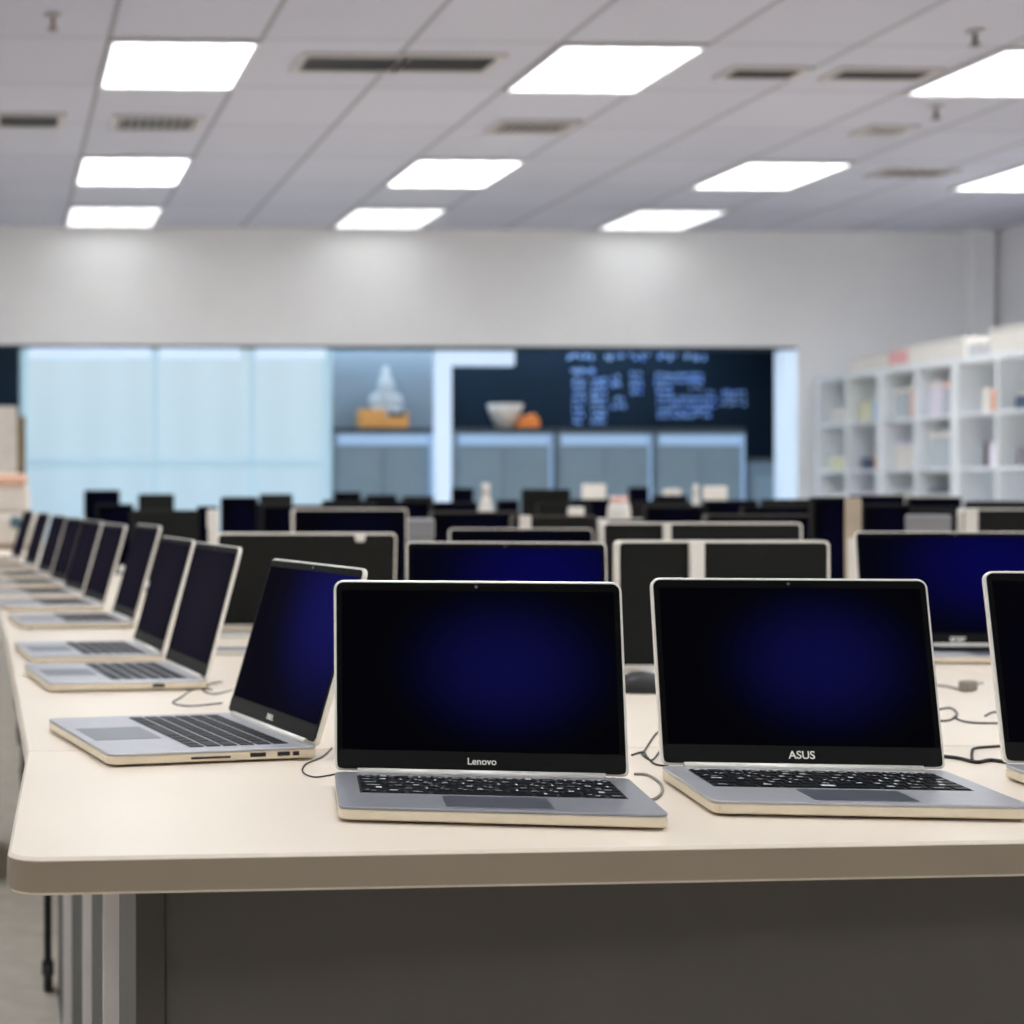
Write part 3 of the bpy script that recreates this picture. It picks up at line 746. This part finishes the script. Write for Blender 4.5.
# second line of machines
laptop(at_t(305, 3.92), rzc(-178), 'large black-backed laptop with silver rim facing away behind the left row', W=.405, D=.25, H=.214, tilt=8, scr=4, detail=1, back=True)
tag(MB().prism([(-.014, .0), (.014, .0), (.009, -.02), (-.009, -.02)], -.006, .006, 'y', .002).build('white_clip', M['white'], None, at_t(360, 3.88, TZ + .232)), 'small white clip on top of the large black-backed laptop', 'clip')
laptop(at_t(507, 2.98), rzc(9), 'laptop with navy screen directly behind the centre front laptop', W=.345, D=.2, H=.222, tilt=8, scr=3, detail=1)
laptop(at_t(963, 3.42), rzc(3), 'large laptop with blue screen behind the two right front laptops', W=.40, D=.21, H=.23, tilt=9, scr=3, detail=1, logo='acer', logo_s=.018, logo_x=-0.01)
laptop(at_t(524, 4.05), rzc(1), 'laptop with rounded silver rim behind the navy-screen laptop', W=.345, D=.23, H=.222, tilt=8, scr=4, detail=1)

# ------------------------------------------------------------------ monitors
def monitor(x0, x1, ytop, t, label, away=False, column=None, rim=True, scr=4, bottom=None, name='monitor', rz=None, H=None, group='dark monitors on the rear tables', col_px=None, light=True):
    """x0, x1, ytop in the photograph, t = distance along the view axis"""
    c = (x0 + x1) / 2; W = (x1 - x0) * t / F; top = height(ytop, t) - TZ
    gap = bottom if bottom is not None else max(0.045, top - min(0.3, W * 0.66))
    rot = (rzc(0) if rz is None else rz) + (PI if away else 0)
    o = empty(name, at_t(c, t), rot, label, 'monitor', group)
    h = W / 2; sgn = -1
    pan = MB().prism(rrect(-h, h, gap, top, 0.009), 0, 0.022, 'y', 0.002).build('panel_shell', M['lidback'], o)
    if rim:
        rm = MB(); out = rrect(-h - .002, h + .0015, gap - .0015, top + .0015, 0.010); inn = rrect(-h + .0026, h - .0026, gap + .0026, top - .0026, 0.008); n = len(out)
        for k in range(n):
            a, b, cc, d = out[k], out[(k + 1) % n], inn[(k + 1) % n], inn[k]
            for y in (-0.0015, 0.0235): rm.quad(((a[0], y, a[1]), (b[0], y, b[1]), (cc[0], y, cc[1]), (d[0], y, d[1])))
            rm.quad(((a[0], -.0015, a[1]), (b[0], -.0015, b[1]), (b[0], .0235, b[1]), (a[0], .0235, a[1])))
        rm.build('rim', M['rim'] if light else M['taupe'], pan)
    MB().box(-h + .008, h - .008, -0.001, 0.0, gap + .014, top - .008).build('display', SCR[scr], pan)
    cx_ = 0.0 if col_px is None else (col_px - c) * t / F * (-1 if away else 1)
    cw = (column or 0.03) / 2
    mcol = M['white'] if column else M['black']
    MB().box(cx_ - cw, cx_ + cw, 0.024, 0.04, 0.008, top + 0.002 if column else max(gap + .08, top * .6), 0.003).build('stand_column', mcol, o)
    MB().prism(rrect(cx_ - min(.11, h * .6), cx_ + min(.11, h * .6), -.06, .1, .02), 0, .008, 'z', .002).build('stand_base', M['white'] if column else M['black'], o)
    return o
monitor(614, 823, 541, 3.1, 'black monitor seen from behind with a wide white stand column, behind two front laptops', True, .026, bottom=.0105, col_px=690, group=None)
monitor(600, 797, 523, 3.95, 'wide black monitor seen from behind with a thin white column, one row further back', True, .017, bottom=.02, col_px=662, group=None)
monitor(706, 820, 515, 5.0, 'dark monitor with rounded grey rim, right behind the wide one', False, None, scr=4, bottom=.03, light=False, group=None)
monitor(293, 407, 509, 5.15, 'navy dark monitor with pale rim behind the large black-backed laptop', False, scr=4, bottom=.03, group=None)
monitor(431, 520, 512, 5.3, 'dark monitor with pale rim left of a thin white column', False, None, scr=4, light=False)
monitor(510, 594, 516, 4.75, 'dark monitor whose white stand column shows at its left', True, .03, col_px=522, light=False)
monitor(594, 660, 519, 5.7, 'dark monitor half hidden behind the white column of the wide monitor', True, .03, col_px=600)
monitor(812, 849, 497, 4.6, 'tall narrow navy screen left of the beige binder', False, None, False, scr=4, bottom=.02)
monitor(862, 912, 504, 4.9, 'dark navy screen right of the beige binder', False, None, False, scr=4, bottom=.02)
monitor(958, 1060, 509, 4.7, 'dark monitor with white stand column cut by the right frame edge', True, .032, col_px=965)
far = [
 (84, 120, 490, 8.2, 'small black monitor against the bright glazing, leftmost at the back'),
 (138, 174, 494, 7.6, 'black monitor against the glazing, second from the left at the back'),
 (197, 218, 506, 6.0, 'narrow black screen just behind the second left row laptop'),
 (221, 258, 497, 6.2, 'black monitor below the middle of the glazing'),
 (259, 292, 494, 7.6, 'black monitor below the right pane of the glazing'),
 (334, 361, 492, 8.7, 'black monitor at the foot of the left low cabinet, left one'),
 (366, 397, 495, 8.1, 'black monitor at the foot of the left low cabinet, middle one'),
 (402, 433, 496, 7.5, 'black monitor at the foot of the left low cabinet, right one'),
 (452, 474, 488, 8.8, 'small black monitor just right of the bright post'),
 (497, 519, 500, 7.4, 'small black monitor right of the white bottle'),
 (521, 569, 489, 7.0, 'large black monitor under the second low cabinet'),
 (572, 611, 499, 6.6, 'black monitor left of the round white jar'),
 (629, 649, 487, 8.8, 'small tall black monitor under the third low cabinet'),
 (626, 690, 501, 6.2, 'wide black monitor right of the round white jar'),
 (653, 688, 495, 8.0, 'black monitor behind the white jug on the left'),
 (704, 758, 500, 7.0, 'wide black monitor right of the white jug'),
 (760, 812, 499, 6.6, 'wide black monitor below the lit right jamb'),
 (850, 905, 495, 7.4, 'black monitor below the far shelf unit'),
 (908, 962, 497, 7.0, 'black monitor below the middle shelf unit'),
 (964, 1030, 501, 6.4, 'wide black monitor below the near shelf unit'),
 (690, 708, 505, 5.8, 'narrow black monitor in front of the white jug'),
]
far += [
 (96, 134, 504, 6.7, 'low dark screen right below the leftmost black monitor at the back'),
 (130, 198, 510, 5.6, 'wide dark screen just behind the row of left laptops'),
 (240, 270, 503, 6.3, 'narrow dark screen below the seam of the glazing, left of a wider one'),
 (262, 332, 505, 5.7, 'wide dark screen left of the navy one with pale rim'),
 (322, 372, 500, 7.0, 'dark screen below the left low cabinet, left one of two'),
 (374, 430, 501, 6.5, 'dark screen below the left low cabinet, right one of two'),
 (432, 478, 502, 6.4, 'dark screen at the foot of the bright post'),
 (536, 590, 503, 6.0, 'dark screen in front of the large black one under the second low cabinet'),
 (645, 703, 506, 5.4, 'dark screen behind the thin white column of the wide monitor'),
 (742, 812, 506, 5.8, 'dark screen above the right end of the wide monitor'),
 (905, 962, 507, 5.5, 'dark screen between the grey ribbed box and the white column'),
]
for i, (a, b, y, t, lab) in enumerate(far):
    monitor(a, b, y, t, lab, i % 3 == 1, None, False, scr=4, bottom=.03)

# ------------------------------------------------------------------ small things on the far tables
def vessel(px, t, ytop, r, label, m, kind='bottle'):
    h = height(ytop, t) - TZ
    o = empty(kind, at_t(px, t), 0, label, kind.split('_')[-1])
    MB().lathe([(r * .9, 0), (r, .01), (r, h * .62), (r * .55, h * .8), (r * .4, h * .86)], n=20).build('body', m, o)
    MB().cyl((0, 0, h * .93), r * .42, h * .14, n=16).build('cap', M['white'], o)
vessel(486, 6.4, 483, .036, 'white bottle right of the bright post', M['white'])
vessel(696, 6.7, 484, .024, 'slim white bottle standing among monitors under the last low cabinet', M['white'])
def face(px): return -math.atan((px - PX) / F) - TH
def carton_at(px, t, w, ytop, label, m, name='carton', d=.1):
    h = height(ytop, t) - TZ
    o = empty(name, at_t(px, t), face(px), label, 'box')
    MB().box(-w / 2, w / 2, -d / 2, d / 2, 0, h * .8, .004).build('box_body', m, o)
    MB().box(-w / 2 - .003, w / 2 + .003, -d / 2 - .003, d / 2 + .003, h * .8, h, .004).build('box_lid', m if name == 'file_box' and m is not M['white'] else M['white'], o)
carton_at(594, 8.0, .1, 484, 'white carton on a rear table under the third low cabinet', M['carton'])
carton_at(715, 8.0, .1, 486, 'white carton right of the slim white bottle', M['carton'])
carton_at(576, 5.5, .045, 507, 'small lilac white box in front of the round jar', M['lilac'], d=.06)
carton_at(672, 8.6, .08, 489, 'pale blue carton left of the slim white bottle', M['blue'])
carton_at(421, 4.6, .065, 519, 'grey file box standing between two monitors', M['grey'], 'file_box', .2)
carton_at(928, 4.45, .1, 515, 'grey box with ribbed side right of the dark navy screen', M['grey'], 'file_box', .12)
carton_at(213, 5.2, .03, 510, 'thin white box between two black screens behind the left row', M['white'], 'file_box', .1)
rj = empty('round_jar', at_t(619, 6.0), 0, 'round white jar on a rear table in the middle', 'jar')
hj = height(496, 6.0) - TZ
MB().lathe([(.02, 0), (.028, .02), (.03, hj * .55), (.036, hj * .68), (.04, hj * .8), (.034, hj * .92)], n=20).build('jar_body', M['white'], rj)
MB().cyl((0, 0, hj * .96), .03, hj * .08, n=18).build('lid', M['pink'], rj)
# beige ring binder
hb = height(498, 4.35) - TZ
bd = empty('ring_binder', at_t(853, 4.35), face(853), 'upright beige ring binder between two dark screens at right', 'binder')
MB().box(-.019, .019, -.12, .12, 0, hb, .003).build('cover', M['beige'], bd)
MB().box(-.012, .012, -.123, -.12, .06, hb - .1, .001).build('spine_label', M['white'], bd)
MB().cyl((0, -.1225, .04), .008, .004, 'y', 14).build('finger_ring', M['black'], bd)

# ------------------------------------------------------------------ left background
bt = 9.5
bo = empty('bench_machine', at_t(12, bt), 0, 'beige rounded bench machine with one dark knob at the far left', 'machine')
MB().box(-.16, .15, -.1, .12, .02, .2, .03, 3).box(-.16, .1, -.06, .12, .2, .36, .035, 3).build('housing', M['beige_pl'], bo)
MB().box(-.1, .09, -.065, .1, .36, .42, .025, 3).build('top_cover', M['skin_peach'], bo)
MB().cyl((.02, -.105, .15), .035, .02, 'y', 20).build('knob', M['teal'], bo)
MB().box(-.19, .17, -.12, .14, 0, .02, .005).build('tray', M['brown'], bo)  # brown slab put in for the shadow line under the machine
pn = empty('leaning_panel', (on_y(2, 450, YB - .25).x, YB - .25, 0), 0, 'tall pale grey panel with brown side standing before the dark strip at left', 'panel')
MB().box(-.2, .10, -.03, .03, 0, height(406, 11.2), .008).build('panel_face', M['beige_pl'], pn)
MB().box(.1, .155, -.03, .03, 0, height(416, 11.2), .006).build('panel_side', M['brown'], pn)
# trolley glimpsed under the left edge
tr = empty('trolley', (-.30, 4.9, 0), 0, 'grey metal trolley standing in the aisle left of the tables', 'trolley')
for z in (.14, .3, .47): MB().box(-.28, .28, -.22, .22, z, z + .03, .004).build('shelf', M['grey'], tr)
for sx in (-1, 1):
    for sy in (-1, 1):
        pp = MB().box(sx * .28 - .012, sx * .28 + .012, sy * .22 - .012, sy * .22 + .012, .07, .55, .003).build('post', M['black_metal'], tr)
        MB().cyl((sx * .28, sy * .22, .035), .035, .02, 'x', 16).build('castor', M['black'], pp)

# ------------------------------------------------------------------ mouse, cables, plug
ms = empty('mouse', on_z(646, 692), rzc(80), 'black mouse on the table between the two front laptops', 'mouse')
t = bmesh.new(); bmesh.ops.create_uvsphere(t, u_segments=24, v_segments=14, radius=1)
for v in t.verts:
    v.co = Vector((v.co.x * .03, v.co.y * .052, max(0, v.co.z) * .034 * (1 - .25 * v.co.y)))
for f in t.faces: f.smooth = True
mb = MB(); mb._merge(t); mb.build('shell', M['black'], ms)
MB().cyl((0, .027, .026), .008, .006, 'x', 14).build('scroll_wheel', M['pad'], ms)
def cable(pts, label, r=.0022, m='cable', plug=None):
    r *= 0.72; p = [on_z(x, y, TZ + r) for (x, y) in pts]
    mb = MB().tube(p, r)
    o = tag(mb.build('cable', M[m]), label, 'cable', None)
    return o
cable([(332, 748), (322, 757), (306, 764), (303, 772), (315, 777), (336, 774)], 'thin black cable looped left of the centre front laptop', .0013)
cable([(212, 690), (196, 688), (180, 698), (173, 703), (190, 706), (222, 703)], 'thin cable beside the second left row laptop', .0016)
cable([(222, 682), (210, 684), (203, 690), (214, 694), (232, 690)], 'short cable coiled behind the nearest left laptop', .0016)
cable([(632, 755), (643, 752), (647, 757), (655, 764), (668, 766)], 'black cable running to the left side of the right laptop', .0018)
cable([(664, 728), (655, 735), (645, 750), (642, 754), (652, 760), (662, 748)], 'black cable rising between the two front laptops', .0016)
cable([(634, 774), (648, 775), (660, 783), (662, 792), (654, 799), (642, 800)], 'cable curling at the right side of the centre front laptop', .0022, 'cable_grey')
cable([(936, 710), (950, 708), (957, 714), (950, 720), (936, 721)], 'small black cable loop right of the second front laptop', .002)
cable([(954, 717), (962, 721), (978, 723), (1003, 723), (1020, 722)], 'black cable running to the laptop at the right edge', .002)
cable([(972, 760), (972, 752), (976, 748), (1000, 746), (1020, 744)], 'black cable bent beside the laptop at the right edge', .0024)
cable([(940, 756), (958, 758), (976, 762), (990, 760), (1006, 762)], 'thick black cable lying in front of the right edge laptop', .0032)
cable([(985, 716), (994, 712), (1006, 714)], 'short cable end behind the right edge laptop', .0018)
pg = empty('plug', on_z(968, 691), rzc(60), 'small grey plug with a thin lead on the right table', 'plug')
MB().box(-.009, .009, -.014, .014, .001, .017, .003).build('plug_body', M['cable_grey'], pg)
MB().cyl((-.006, .024, .012), .002, .014, 'y', 8).cyl((.006, .024, .012), .002, .014, 'y', 8).build('prong', M['silver'], pg)
q = [pg.matrix_basis.inverted() @ on_z(x, y, TZ + .003) for (x, y) in ((966, 691), (955, 688), (945, 686), (934, 685))]
MB().tube(q, .0018).build('lead', M['cable_grey'], pg)
# notebooks by the black-backed laptop
for (px, py, m, lab) in ((226, 637, 'teal', 'thin dark green notebook on the table behind the left row'), (226, 654, 'navy', 'thin navy notebook in front of the green one')):
    o = empty('notebook', on_z(px, py), rzc(0), lab, 'notebook')
    MB().box(-.05, .06, -.02, .02, .0, .012, .002).build('cover', M[m], o)
    MB().box(-.048, .058, -.0215, -.02, .002, .010).build('page_block', M['white'], o)

# ------------------------------------------------------------------ light & camera
W_ = bpy.data.worlds.new('world'); S.world = W_; W_.use_nodes = True
W_.node_tree.nodes['Background'].inputs['Color'].default_value = (.6, .75, 1, 1); W_.node_tree.nodes['Background'].inputs['Strength'].default_value = .1
def area(name, loc, rot, sx, sy, power, col):
    l = bpy.data.lights.new(name, 'AREA'); l.shape = 'RECTANGLE'; l.size = sx; l.size_y = sy; l.energy = power; l.color = col
    o = bpy.data.objects.new(name, l); C.objects.link(o); o.location = loc; o.rotation_euler = rot
    return o
area('recess_light', (2.8, YB + 0.3, OZ + 0.2), (math.radians(0), 0, 0), 4.5, .2, 22, (.72, .86, 1))

cam = bpy.data.cameras.new('camera'); co = bpy.data.objects.new('camera', cam); C.objects.link(co); S.camera = co
cam.sensor_width = 36; cam.sensor_fit = 'HORIZONTAL'; cam.lens = F / 1024 * 36
cam.shift_x = (512 - PX) / 1024; cam.shift_y = -(512 - PY) / 1024
co.location = (0, 0, CZ); co.rotation_euler = (PI / 2, 0, -TH)
cam.clip_start = .05; cam.clip_end = 60
cam.dof.use_dof = True; cam.dof.focus_distance = 1.8; cam.dof.aperture_fstop = 5.2
S.view_settings.view_transform = 'Standard'; S.view_settings.look = 'None'; S.view_settings.exposure = 0
S.cycles.use_denoising = True
S.cycles.max_bounces = 10; S.cycles.diffuse_bounces = 8; S.cycles.caustics_reflective = False; S.cycles.caustics_refractive = False
